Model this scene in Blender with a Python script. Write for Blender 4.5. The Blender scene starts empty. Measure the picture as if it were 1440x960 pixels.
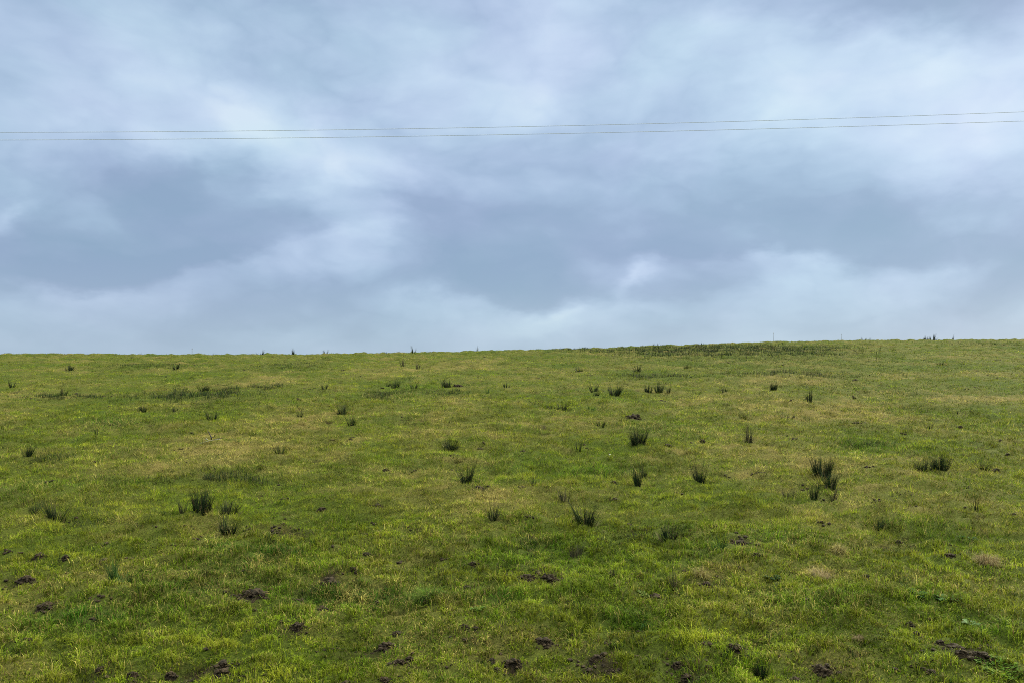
import bpy, math
import numpy as np
from mathutils import Vector, Euler

sc = bpy.context.scene
C = sc.collection
rng = np.random.default_rng(7)

# ------------------------------------------------------------------ camera numbers
PW, PH, F = 1440.0, 960.0, 1130.0        # photo size and focal length in photo pixels
CAM_Z = 1.65
PITCH = math.atan(54.0 / F)

# ------------------------------------------------------------------ noise
def _hash(ix, iy, seed):
    h = (ix.astype(np.int64) * 374761393 + iy.astype(np.int64) * 668265263 + seed * 1274126177) & 0xFFFFFFFF
    h = ((h ^ (h >> 13)) * 1103515245) & 0xFFFFFFFF
    h = ((h ^ (h >> 15)) * 2246822519) & 0xFFFFFFFF
    return (h ^ (h >> 16)) & 0xFFFF

def noise(x, y, seed=0):
    """gradient noise, about -1..1"""
    x = np.asarray(x, dtype=np.float64); y = np.asarray(y, dtype=np.float64)
    x0 = np.floor(x); y0 = np.floor(y)
    fx = x - x0; fy = y - y0
    ux = fx*fx*fx*(fx*(fx*6-15)+10); uy = fy*fy*fy*(fy*(fy*6-15)+10)
    def g(ax, ay):
        a = _hash(x0+ax, y0+ay, seed) * (2*math.pi/65536.0)
        return np.cos(a)*(fx-ax) + np.sin(a)*(fy-ay)
    n0 = g(0,0)*(1-ux) + g(1,0)*ux
    n1 = g(0,1)*(1-ux) + g(1,1)*ux
    return (n0*(1-uy) + n1*uy) * 1.5

def fbm(x, y, seed=0, octv=3):
    s = 0; a = 1.0; t = 0
    for k in range(octv):
        s = s + a*noise(np.asarray(x)*2**k, np.asarray(y)*2**k, seed+k*17); t += a; a *= .55
    return s/t

def sstep(a, b, x):
    t = np.clip((x-a)/(b-a), 0, 1)
    return t*t*(3-2*t)

# ------------------------------------------------------------------ the hill
SL = .1405
_sky_px = np.array([-400, 0, 130, 270, 420, 600, 740, 850, 970, 1100, 1250, 1440, 1900.])
_sky_py = np.array([ 503, 500, 499.5, 501.5, 500.5, 497.5, 494.5, 491, 487, 482.5, 480, 479.5, 482.])
_m = (534.0 - _sky_py)/F
_k = SL - _m
_c = _k*_k/(16-64*_k)
_yc = 16 + _k/(2*_c)
_xc = (_sky_px-720)/F*_yc

def smooth_z(x, y):
    x = np.asarray(x, float); y = np.asarray(y, float)
    c = np.interp(x, _xc, _c)
    yl = 16 + (SL+.07)/(2*c)
    t = np.clip(y, 16, yl) - 16
    z = -4 + SL*np.minimum(y, yl) - c*t*t - .07*np.maximum(0, np.minimum(y, 400)-yl)
    b = sstep(2.4, 6.8, y)
    return CAM_Z + (-CAM_Z)*(1-b) + z*b

def relief(x, y):
    b = sstep(2.5, 7, y)
    big = .10*fbm(x/5.0, y/5.0, 3, 2)
    hum = fbm(x/1.15, y/.95, 11, 2)
    hum = .105*np.maximum(hum, -.35)*(1+1.3*sstep(30, 52, y)) + .05*sstep(30, 52, y)*noise(x/2.6, y/2.6, 19)
    sm = .135*np.minimum(cushion(x, y), .55) - .035 + .022*noise(x/.22, y/.2, 23)
    return b*(big+hum+sm-.07*pocks(x, y))

def cushion(x, y):
    """rounded turf cushions with narrow creases between them: 0 in a crease"""
    wx = .25*noise(x/.8, y/.8, 401); wy = .25*noise(x/.8, y/.8, 403)
    return np.abs(noise(x/.52+wx, y/.42+wy, 407)) + .35*np.abs(noise(x/.26+wx, y/.22, 409))

def pocks(x, y):
    """hoof pocks: small sharp hollows, gathered where the ground is wetter"""
    g = noise(x/2.3, y/2.0, 151)
    a = sstep(.42, .72, fbm(x/.30, y/.27, 131, 2)+.22*g)
    return np.maximum(a, sstep(.50, .75, fbm(x/.62, y/.50, 141, 2)+.15*g)*sstep(10, 22, y))

def ground_exact(x, y):
    return smooth_z(x, y) + relief(x, y)

def ground_z(x, y):
    """height of the ground sheet as it is meshed"""
    x = np.asarray(x, float); y = np.asarray(y, float)
    i = np.clip(np.searchsorted(gx, x)-1, 0, len(gx)-2); j = np.clip(np.searchsorted(gy, y)-1, 0, len(gy)-2)
    u = (x-gx[i])/(gx[i+1]-gx[i]); v = (y-gy[j])/(gy[j+1]-gy[j])
    return (Z[j, i]*(1-u)+Z[j, i+1]*u)*(1-v) + (Z[j+1, i]*(1-u)+Z[j+1, i+1]*u)*v

def ray(px, py):
    xc = (np.asarray(px, float)-720)/F; yc = (480-np.asarray(py, float))/F
    cp, sp = math.cos(PITCH), math.sin(PITCH)
    return xc, cp - yc*sp, sp + yc*cp       # x right, y forward, z up

def at(px, py):
    """ground point under a photo pixel (first hit); past the skyline -> the crest"""
    dx, dy, dz = ray(px, py)
    ts = np.linspace(4, 90, 1800)
    f = (CAM_Z + dz*ts) - smooth_z(dx*ts, dy*ts)
    i = np.argmax(f <= 0) if (f <= 0).any() else int(np.argmin(f))
    t = ts[i]
    if (f <= 0).any() and i > 0:
        t = ts[i-1] + (ts[i]-ts[i-1])*f[i-1]/(f[i-1]-f[i])
    x, y = dx*t, dy*t
    return float(x), float(y), float(t)

# ------------------------------------------------------------------ where the turf is lush, dry, dark or bare
def blobs(rows):
    out = []
    for (px, py, rx, ry, a) in rows:
        x, y, d = at(px, py)
        _, y0, _ = at(px, py+ry); _, y1, _ = at(px, max(py-ry, 470))
        out.append((x, y, max(.08, rx*d/F), max(.12, (y1-y0)/2), a))
    return out

STRAW = blobs([(300,625,60,22,.8),(345,650,35,18,.7),(1155,575,95,14,.75),(1215,565,60,10,.6),(1120,533,60,5,.7),
  (800,592,60,8,.6),(620,605,60,12,.4),(400,600,50,15,.5),(230,662,70,10,.45),(1300,690,110,20,.45),(1155,806,36,10,.95),
  (1390,796,22,6,.9),(985,812,24,9,.6),(770,700,110,14,.35),(1090,592,60,15,.6),(420,640,60,15,.4),(385,536,30,4,.6),
  (1000,560,60,10,.5),(1120,655,60,10,.4),(1133,720,26,8,.8),(1345,700,80,12,.5),(140,805,90,12,.35),(610,780,40,9,.35),
  (1420,560,60,12,.5),(610,515,60,6,.4),(270,745,40,12,.55),(385,660,50,10,.4),(1180,780,14,6,.9),(1205,905,20,6,.6),
  (1340,560,50,8,.6),(690,915,60,14,.3),(780,900,60,18,.3),(1180,930,60,14,.35),(560,690,60,8,.25),(190,760,50,8,.3)])
LUSH = blobs([(120,872,110,28,.95),(490,838,120,12,.9),(700,788,60,15,.6),(1300,838,60,12,.65),(1130,850,80,18,.7),
  (400,782,60,12,.8),(575,552,40,8,.8),(850,660,65,8,.75),(150,597,45,7,.8),(1000,775,60,14,.6),(330,772,36,7,.7),
  (1290,745,60,14,.5),(230,833,80,10,.6),(800,840,90,14,.45),(600,838,34,9,.8),(930,600,60,9,.5),(1220,628,40,8,.7),
  (1240,550,70,7,.5),(700,655,60,8,.4),(330,800,60,10,.5),(880,870,60,14,.6),(560,590,30,8,.5),(1420,600,40,14,.4),
  (60,690,70,10,.5),(20,600,40,12,.4),(590,660,50,8,.4),(690,840,60,10,.7),(1100,760,50,10,.5),(1400,880,60,20,.4),(640,760,60,10,.4)])
BARE = blobs([(540,915,40,10,.6),(850,938,60,20,.65),(757,808,34,10,.8),(570,932,20,8,.6),(1350,925,50,12,.7),(1382,940,30,12,.8),
  (300,945,50,12,.6),(352,838,28,9,.8),(463,818,18,9,.7),(416,885,14,8,.6),(990,820,18,8,.6),(400,744,36,5,.9),(1038,765,16,6,.6),
  (170,950,60,10,.5),(770,912,30,8,.5),(722,932,16,10,.6),(1160,948,40,12,.5),(920,842,24,6,.4),(60,850,30,6,.4),(35,813,18,6,.6),
  (410,855,50,5,.5),(660,900,60,10,.25),(960,945,40,12,.5)])

def field_sum(rows, x, y, wx, wy):
    s = np.zeros_like(x)
    for (cx, cy, rx, ry, a) in rows:
        m = np.abs(x-cx) < rx*3
        if not m.any(): continue
        q = ((x[m]+wx[m]*rx*.6-cx)/rx)**2 + ((y[m]+wy[m]*ry*.6-cy)/ry)**2
        s[m] = np.maximum(s[m], a*np.exp(-q*.7))
    return s

def fields(x, y):
    x = np.asarray(x, float).ravel(); y = np.asarray(y, float).ravel()
    wx = fbm(x/1.3, y/1.3, 31, 2); wy = fbm(x/1.3, y/1.3, 47, 2)
    mid = sstep(6, 20, y)
    n1 = fbm(x/3.6, y/3.0, 61, 3); n2 = fbm(x/.8, y/.7, 71, 3)
    n3 = fbm(x/2.4, y/2.2, 83, 3); n4 = fbm(x/.5, y/.5, 97, 2)
    straw = field_sum(STRAW, x, y, wx, wy)*(.8+.9*n2) + .70*np.clip(n1*1.3+.13+.27*mid, 0, 1)*(.8+.9*n2) + .60*np.clip(n2-.12, 0, 1)
    lush = field_sum(LUSH, x, y, wx, wy)*(.8+.6*n2) + .55*np.clip(n3*1.4-.05, 0, 1) + .5*np.clip(n4*1.0-.12, 0, 1)
    bare = field_sum(BARE, x, y, wx, wy)*(.55+1.6*n4) + .75*pocks(x, y)
    return np.clip(straw, 0, 1), np.clip(lush, 0, 1), np.clip(bare, 0, 1)

# ------------------------------------------------------------------ materials
def mat(name):
    m = bpy.data.materials.new(name); m.use_nodes = True
    nt = m.node_tree; nt.nodes.clear()
    out = nt.nodes.new('ShaderNodeOutputMaterial')
    return m, nt, out

def leaf_mat(name, color=None, trans=.3, rough=.5, spec=.25, var=.35, scale=9.0):
    m, nt, out = mat(name)
    N = nt.nodes.new; L = nt.links.new
    if color is None:
        a = N('ShaderNodeAttribute'); a.attribute_name = 'tint'; col = a.outputs['Color']
    else:
        r = N('ShaderNodeRGB'); r.outputs[0].default_value = (*color, 1); col = r.outputs[0]
    g = N('ShaderNodeNewGeometry'); tx = N('ShaderNodeTexNoise'); tx.inputs['Scale'].default_value = scale
    tx.inputs['Detail'].default_value = 3
    L(g.outputs['Position'], tx.inputs['Vector'])
    mr = N('ShaderNodeMapRange'); mr.inputs['To Min'].default_value = 1-var; mr.inputs['To Max'].default_value = 1+var
    mr.inputs['From Min'].default_value = .25; mr.inputs['From Max'].default_value = .75
    L(tx.outputs['Fac'], mr.inputs['Value'])
    mx = N('ShaderNodeVectorMath'); mx.operation = 'SCALE'
    L(col, mx.inputs[0]); L(mr.outputs['Result'], mx.inputs['Scale'])
    p = N('ShaderNodeBsdfPrincipled'); p.inputs['Roughness'].default_value = rough
    p.inputs['Specular IOR Level'].default_value = spec
    t = N('ShaderNodeBsdfTranslucent'); s = N('ShaderNodeMixShader'); s.inputs[0].default_value = trans
    L(mx.outputs[0], p.inputs['Base Color']); L(mx.outputs[0], t.inputs['Color'])
    L(p.outputs[0], s.inputs[1]); L(t.outputs[0], s.inputs[2]); L(s.outputs[0], out.inputs['Surface'])
    return m

M_GRASS = leaf_mat('grass_blades', None, .38, .6, .10, .22, 5.0)
M_RUSH = leaf_mat('rush_stems', None, .08, .6, .12, .3, 14.0)
M_DEAD = leaf_mat('dead_straw', (.30, .25, .13), .2, .6, .2, .35, 20.0)

def soil_mat():
    m, nt, out = mat('damp_soil'); N = nt.nodes.new; L = nt.links.new
    g = N('ShaderNodeNewGeometry')
    t = N('ShaderNodeTexNoise'); t.inputs['Scale'].default_value = 22; t.inputs['Detail'].default_value = 6
    L(g.outputs['Position'], t.inputs['Vector'])
    r = N('ShaderNodeValToRGB')
    r.color_ramp.elements[0].position = .3; r.color_ramp.elements[0].color = (.007, .0045, .0025, 1)
    r.color_ramp.elements[1].position = .75; r.color_ramp.elements[1].color = (.068, .043, .022, 1)
    L(t.outputs['Fac'], r.inputs[0])
    b = N('ShaderNodeBump'); b.inputs['Strength'].default_value = .8; b.inputs['Distance'].default_value = .012
    t2 = N('ShaderNodeTexNoise'); t2.inputs['Scale'].default_value = 110; t2.inputs['Detail'].default_value = 4
    L(g.outputs['Position'], t2.inputs['Vector']); L(t2.outputs['Fac'], b.inputs['Height'])
    p = N('ShaderNodeBsdfPrincipled'); p.inputs['Roughness'].default_value = .8; p.inputs['Specular IOR Level'].default_value = .25
    L(r.outputs[0], p.inputs['Base Color']); L(b.outputs[0], p.inputs['Normal']); L(p.outputs[0], out.inputs['Surface'])
    return m
M_SOIL = soil_mat()

def field_mat():
    m, nt, out = mat('pasture_ground'); N = nt.nodes.new; L = nt.links.new
    a = N('ShaderNodeAttribute'); a.attribute_name = 'tint'
    g = N('ShaderNodeNewGeometry')
    t = N('ShaderNodeTexNoise'); t.inputs['Scale'].default_value = 38; t.inputs['Detail'].default_value = 8; t.inputs['Roughness'].default_value = .75
    L(g.outputs['Position'], t.inputs['Vector'])
    mr = N('ShaderNodeMapRange'); mr.inputs['From Min'].default_value = .3; mr.inputs['From Max'].default_value = .7
    mr.inputs['To Min'].default_value = .25; mr.inputs['To Max'].default_value = 1.7
    L(t.outputs['Fac'], mr.inputs['Value'])
    mx = N('ShaderNodeVectorMath'); mx.operation = 'SCALE'
    L(a.outputs['Color'], mx.inputs[0]); L(mr.outputs[0], mx.inputs['Scale'])
    b = N('ShaderNodeBump'); b.inputs['Strength'].default_value = .9; b.inputs['Distance'].default_value = .03
    L(t.outputs['Fac'], b.inputs['Height'])
    p = N('ShaderNodeBsdfPrincipled'); p.inputs['Roughness'].default_value = .9; p.inputs['Specular IOR Level'].default_value = .1
    L(mx.outputs[0], p.inputs['Base Color']); L(b.outputs[0], p.inputs['Normal']); L(p.outputs[0], out.inputs['Surface'])
    return m
M_FIELD = field_mat()

def plain_mat(name, color, rough=.6, metal=0.0, scale=30, var=.25):
    m, nt, out = mat(name); N = nt.nodes.new; L = nt.links.new
    t = N('ShaderNodeTexNoise'); t.inputs['Scale'].default_value = scale; t.inputs['Detail'].default_value = 4
    tc = N('ShaderNodeTexCoord'); L(tc.outputs['Object'], t.inputs['Vector'])
    mr = N('ShaderNodeMapRange'); mr.inputs['To Min'].default_value = 1-var; mr.inputs['To Max'].default_value = 1+var
    L(t.outputs['Fac'], mr.inputs['Value'])
    r = N('ShaderNodeRGB'); r.outputs[0].default_value = (*color, 1)
    mx = N('ShaderNodeVectorMath'); mx.operation = 'SCALE'; L(r.outputs[0], mx.inputs[0]); L(mr.outputs[0], mx.inputs['Scale'])
    p = N('ShaderNodeBsdfPrincipled'); p.inputs['Roughness'].default_value = rough; p.inputs['Metallic'].default_value = metal
    L(mx.outputs[0], p.inputs['Base Color']); L(p.outputs[0], out.inputs['Surface'])
    return m

# ------------------------------------------------------------------ mesh helpers
def tri_mesh(name, V, T, tint=None, smooth=False):
    me = bpy.data.meshes.new(name)
    V = np.ascontiguousarray(V, np.float32); T = np.ascontiguousarray(T, np.int32)
    k = T.shape[1]
    me.vertices.add(len(V)); me.vertices.foreach_set('co', V.ravel())
    me.loops.add(T.size); me.loops.foreach_set('vertex_index', T.ravel())
    me.polygons.add(len(T)); me.polygons.foreach_set('loop_start', np.arange(0, T.size, k, dtype=np.int32))
    me.polygons.foreach_set('use_smooth', np.full(len(T), smooth, dtype=bool))
    me.update(calc_edges=True)
    if tint is not None:
        at_ = me.attributes.new('tint', 'FLOAT_COLOR', 'POINT')
        c4 = np.ones((len(V), 4), np.float32); c4[:, :3] = tint
        at_.data.foreach_set('color', c4.ravel())
    return me

def link(name, me, m, parent=None, loc=None):
    o = bpy.data.objects.new(name, me); C.objects.link(o)
    me.materials.append(m)
    if parent: o.parent = parent
    if loc is not None: o.location = loc
    return o

def tag(o, label=None, cat=None, group=None, kind=None):
    if label: o['label'] = label
    if cat: o['category'] = cat
    if group: o['group'] = group
    if kind: o['kind'] = kind
    return o

# ------------------------------------------------------------------ the ground sheet
def graded(a, b, fine0, fine1, step, grow):
    v = list(np.arange(fine0, fine1+1e-6, step))
    s = step; x = fine0; lo = []
    while x > a: s *= grow; x -= s; lo.append(x)
    s = step; x = v[-1]; hi = []
    while x < b: s *= grow; x += s; hi.append(x)
    return np.array(lo[::-1] + v + hi)

def pal_ground(straw, lush, bare):
    c = np.array([.056, .074, .008])*(1-straw[:, None]) + np.array([.150, .120, .036])*straw[:, None]
    l = lush[:, None]*.6; c = c*(1-l) + np.array([.038, .068, .010])*l
    b = np.clip(bare*1.5, 0, 1)[:, None]; c = c*(1-b) + np.array([.026, .018, .009])*b
    return c

gx = graded(-700, 700, -44, 44, .10, 1.25)
gy = graded(-300, 24, 5.5, 24, .08, 1.25)
gy = np.concatenate([gy[gy < 24.01], graded(24, 700, 24.16, 78, .16, 1.25)[1:]])
gy = np.unique(np.round(gy, 4))
X, Y = np.meshgrid(gx, gy)
Z = ground_exact(X, Y)
V = np.stack([X.ravel(), Y.ravel(), Z.ravel()], 1)
nx, ny = len(gx), len(gy)
I = (np.arange(ny-1)[:, None]*nx + np.arange(nx-1)[None, :]).ravel()
Q = np.stack([I, I+1, I+1+nx, I+nx], 1)
fs, fl, fb = fields(X, Y)
field = link('field', tri_mesh('field', V, Q, pal_ground(fs, fl, fb), True), M_FIELD)
tag(field, 'green grazed hillside field rising to the skyline', 'field', kind='structure')

# ------------------------------------------------------------------ blades
def blade_arrays(bx, by, bz, h, w, az, lean, curl, col, segs):
    """curved tapering blades: segs 1 -> one triangle, 2 -> three triangles"""
    n = len(bx)
    dx, dy = np.cos(az), np.sin(az)                 # lean direction
    r = az + math.pi/2 + rng.normal(0, .8, n)
    wx, wy = np.cos(r)*w*.5, np.sin(r)*w*.5
    tipx = bx + dx*h*np.sin(lean+curl); tipy = by + dy*h*np.sin(lean+curl); tipz = bz + h*np.cos(lean+curl)
    B0 = np.stack([bx-wx, by-wy, bz], 1); B1 = np.stack([bx+wx, by+wy, bz], 1)
    TP = np.stack([tipx, tipy, tipz], 1)
    if segs == 1:
        V = np.stack([B0, B1, TP], 1).reshape(-1, 3)
        T = np.arange(n*3).reshape(-1, 3)
        return V, T, np.repeat(col, 3, 0)
    mx_ = bx + dx*h*.55*np.sin(lean); my_ = by + dy*h*.55*np.sin(lean); mz_ = bz + h*.55*np.cos(lean)
    M0 = np.stack([mx_-wx*.8, my_-wy*.8, mz_], 1); M1 = np.stack([mx_+wx*.8, my_+wy*.8, mz_], 1)
    V = np.stack([B0, B1, M0, M1, TP], 1).reshape(-1, 3)
    o = np.arange(n)[:, None]*5
    T = np.concatenate([o+np.array([[0, 1, 3]]), o+np.array([[0, 3, 2]]), o+np.array([[2, 3, 4]])], 0)
    cc = np.repeat(col[:, None, :], 5, 1)
    return V, T, cc.reshape(-1, 3)

# bare soil footprints of the clods, filled in from the list further down
FOOT = []
RING = []         # longer ungrazed grass round the rush tufts

GREEN = np.array([.150, .232, .009]); YELL = np.array([.300, .325, .026]); STR = np.array([.50, .42, .12])
DARK = np.array([.045, .085, .015]); BROWN = np.array([.16, .11, .055]); BLUEG = np.array([.080, .165, .030])

SEDGE = []
def sow(n_total, d0, d1, rho_pow, half, segs, per, wfun, hscale, spread):
    nc = n_total//per
    u = rng.random(nc)
    e = 2-rho_pow
    if abs(e) < 1e-6: d = d0*(d1/d0)**u
    else: d = (d0**e + u*(d1**e-d0**e))**(1/e)
    a = (rng.random(nc)*2-1)*half
    cx, cy = d*np.sin(a), d*np.cos(a)
    fs, fl, fb = fields(cx, cy)
    keep = rng.random(nc) > fb*1.05
    stay = rng.random(nc)*(rng.random(nc) > .07)
    for (fx, fy, rx, ry) in FOOT:
        q = ((cx-fx)/rx)**2 + ((cy-fy)/ry)**2
        keep &= q > .25+.85*stay
    cx, cy, d, fs, fl, fb = [q[keep] for q in (cx, cy, d, fs, fl, fb)]
    nc = len(cx)
    ring = np.zeros(nc)
    for (fx, fy, rx, ry) in RING:
        ring = np.maximum(ring, np.exp(-(((cx-fx)/rx)**2 + ((cy-fy)/ry)**2)))
    # each little tuft has a tone of its own, neighbours alike
    tone = np.clip(.41+.85*fbm(cx/.55, cy/.45, 301, 3)+.45*fbm(cx/2.6, cy/2.2, 311, 2)+.30*(rng.random(nc)-.5), 0, 1)
    sedge_shade = field_sum(SEDGE, cx, cy, fbm(cx/1.3, cy/1.1, 321, 2), fbm(cx/1.3, cy/1.1, 331, 2))
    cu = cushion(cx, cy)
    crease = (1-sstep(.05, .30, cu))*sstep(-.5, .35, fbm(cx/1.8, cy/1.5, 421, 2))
    tone = np.clip(tone+.35*sstep(.25, .7, cu)-.25*crease, 0, 1)  # painted shading: cushion tops toned paler, creases darker
    sedge_shade = np.clip(.62*crease + sedge_shade*(1+.8*fbm(cx/.8, cy/.7, 341, 2)) + .50*sstep(.26, .60, fbm(cx/1.1, cy/.8, 351, 3)) + .85*sstep(.34, .62, fbm(cx/.42, cy/.30, 361, 2)), 0, 1)  # crease term paints shade and thatch with dark blades; the rest is dark growth
    def rp(q): return np.repeat(q, per)
    n = nc*per
    ang = rng.random(n)*2*math.pi
    rr = np.sqrt(rng.random(n))*rp(spread(d))
    x = rp(cx)+np.cos(ang)*rr; y = rp(cy)+np.sin(ang)*rr
    z = ground_z(x, y)-.006
    S, Lh, B, dd, tn = rp(fs), rp(fl), rp(fb), rp(d), rp(tone)
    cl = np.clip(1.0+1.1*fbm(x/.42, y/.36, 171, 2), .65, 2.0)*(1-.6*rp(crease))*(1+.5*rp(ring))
    h = (.032+.024*rng.random(n)) * (1+.9*Lh) * (1-.45*B) * (.75+.5*tn) * cl * hscale(dd)
    tall = rng.random(n) < .03
    h = np.where(tall, h*1.8, h)
    w = wfun(dd)*(.7+.6*rng.random(n))
    lean = np.abs(rng.normal(.28, .25, n)) + .35*S*rng.random(n)
    curl = rng.random(n)*.7+.1
    r1 = rng.random(n); r2 = rng.random(n)
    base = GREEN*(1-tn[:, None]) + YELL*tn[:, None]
    l = np.clip(Lh*1.1, 0, 1)[:, None]
    base = base*(1-l) + (np.array([.080, .205, .010])*(1-r2[:, None]*.4)+BLUEG*.32*r2[:, None])*l
    dry = (r1 < .015+.055*(1-sstep(15, 38, dd))+.70*S)[:, None]
    base = np.where(dry, STR*(.55+.6*r2[:, None])*(.8+.3*S[:, None]), base)
    dk = ((r1 > .93-.10*Lh) | (r2 < .85*rp(sedge_shade)))[:, None]
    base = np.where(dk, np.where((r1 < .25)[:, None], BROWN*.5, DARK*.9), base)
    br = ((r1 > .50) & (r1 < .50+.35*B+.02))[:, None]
    base = np.where(br, BROWN, base)
    far = (1-.6*sstep(15, 38, dd))                   # far blades stand for several: less spread
    base = base*(1-far*(.58-1.15*(rng.random(n)**1.3-.0)))[:, None]*(1+.5*far*(rp(rng.random(nc))-.56))[:, None]
    patch = fbm(x/.50, y/.42, 371, 2)*(1.25-.7*far) + .5*fbm(x/1.9, y/1.6, 381, 2)
    base = base*np.clip(.95+patch, .40, 1.6)[:, None]
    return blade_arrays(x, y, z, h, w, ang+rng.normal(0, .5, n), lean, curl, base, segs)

def build_grass():
    parts = []
    one = lambda d: np.ones_like(d)
    # strip nearest the camera, then further and further up the hill
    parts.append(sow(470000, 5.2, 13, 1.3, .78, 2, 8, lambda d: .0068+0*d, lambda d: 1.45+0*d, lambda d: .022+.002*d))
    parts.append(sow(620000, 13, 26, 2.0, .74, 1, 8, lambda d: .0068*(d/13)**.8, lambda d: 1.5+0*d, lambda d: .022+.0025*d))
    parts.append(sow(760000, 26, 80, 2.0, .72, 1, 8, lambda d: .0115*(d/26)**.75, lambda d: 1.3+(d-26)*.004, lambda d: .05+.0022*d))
    off = 0; VV = []; TT = []; CC = []
    for v, t, c in parts:
        VV.append(v); TT.append(t+off); CC.append(c); off += len(v)
    o = link('grass', tri_mesh('grass', np.concatenate(VV), np.concatenate(TT), np.concatenate(CC)), M_GRASS)
    tag(o, 'short grazed green and yellowish grass covering the whole hillside', 'grass', kind='stuff')

# ------------------------------------------------------------------ rushes
def stems_mesh(name, n, rx, ry, hgt, rad, splay, cols, seed, ox=0., oy=0., up=.0, fz=None):
    """n round tapering stems rising from an elliptical foot"""
    r = np.random.default_rng(seed)
    SEG, SID = 4, 3
    V = []; T = []; K = []
    nb = max(3, min(26, n//6))
    bund = []
    for j in range(nb):
        a = r.random()*2*math.pi; q = math.sqrt(r.random())
        bund.append((a, q, rx*q*math.cos(a), ry*q*math.sin(a), (.45+.62*r.random()**1.2), abs(r.normal(0, .25*splay))+splay*q*.8))
    for i in range(n):
        a, q, bx, by, bh, le = bund[r.integers(nb)]
        bx += r.normal(0, rx*.10); by += r.normal(0, ry*.10)
        low = r.random() < .35
        H = hgt*bh*(.45+.3*r.random() if low else .80+.25*r.random())
        da = a + r.normal(0, .30)
        le = max(0, le + r.normal(0, .10 + .25*splay*low))
        cu = r.random()*.25*splay + (r.random() < .06)*1.0
        c = cols[r.integers(len(cols))]; c = np.array(c)*(.7+.6*r.random())
        b0 = len(V); R = rad*(.75+.5*r.random())
        px, py, pz = bx, by, (fz(bx, by) if fz else 0.) - .02
        for s in range(SEG+1):
            f = s/SEG
            rr = R*(1-.93*f**1.5)
            for k in range(SID):
                t = k*2*math.pi/SID + a
                V.append((px+rr*math.cos(t), py+rr*math.sin(t), pz)); K.append(c)
            an = le + cu*f
            st = H/SEG
            px += math.cos(da)*math.sin(an)*st; py += math.sin(da)*math.sin(an)*st; pz += math.cos(an)*st
        for s in range(SEG):
            for k in range(SID):
                p = b0+s*SID+k; p2 = b0+s*SID+(k+1) % SID
                T.append((p, p2, p2+SID)); T.append((p, p2+SID, p+SID))
    return tri_mesh(name, np.array(V), np.array(T), np.array(K), True)

DK = [(.020,.042,.013), (.013,.027,.010), (.032,.060,.017), (.009,.017,.007), (.028,.052,.015), (.090,.074,.036)]
MD = [(.024,.044,.014), (.018,.032,.013), (.036,.054,.016), (.030,.050,.015), (.110,.090,.042)]
PL = [(.110,.095,.050), (.065,.070,.034), (.150,.125,.065), (.050,.055,.030)]
GRN = [(.060,.130,.030), (.050,.110,.024), (.080,.150,.034)]

def foot_height(x0, y0, z0):
    return lambda bx, by: float(ground_z(x0+bx, y0+by)) - z0

def rush(px, py, hp, wp, n, kind, label, splay=.34, dead=0):
    x, y, d = at(px, py)
    s = d/F
    z = float(ground_z(x, y))
    H, W = max(.10, hp*s*1.12+(.12 if d < 20 else .09)), max(.03, wp*s*1.1)
    n = n*(4.2 if d < 20 else 2.8)
    FOOT.append((x, y-.07, W*.36+.03, W*.28+.10)); RING.append((x, y+W*.4+.10, W*.5+.10, W*.3+.10))
    cols = {'d': DK, 'm': MD, 'p': PL, 'g': GRN}[kind]
    rad = max(.0036, .00021*d)
    seed = int(px*7+py*13)
    fz = foot_height(x, y, z)
    me = stems_mesh('rush_tuft', int(n), W*.33, W*.24, H, rad, splay, cols, seed, fz=fz)
    if dead:
        o = bpy.data.objects.new('rush_tuft', None); C.objects.link(o); o.location = (x, y, z); o.empty_display_size = .1
        link('green_stems', me, M_RUSH, parent=o)
    else:
        o = link('rush_tuft', me, M_RUSH, loc=(x, y, z))
    tag(o, label, 'rush tuft', 'rush tufts scattered over the hillside')
    if dead:
        dm = stems_mesh('dead_stems', int(dead*2+22), W*.42, W*.30, H*.55, rad*.9, splay*1.6, [(.30,.25,.13)], seed+5, fz=fz)
        link('dead_stems', dm, M_DEAD, parent=o)
    return o

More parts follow.
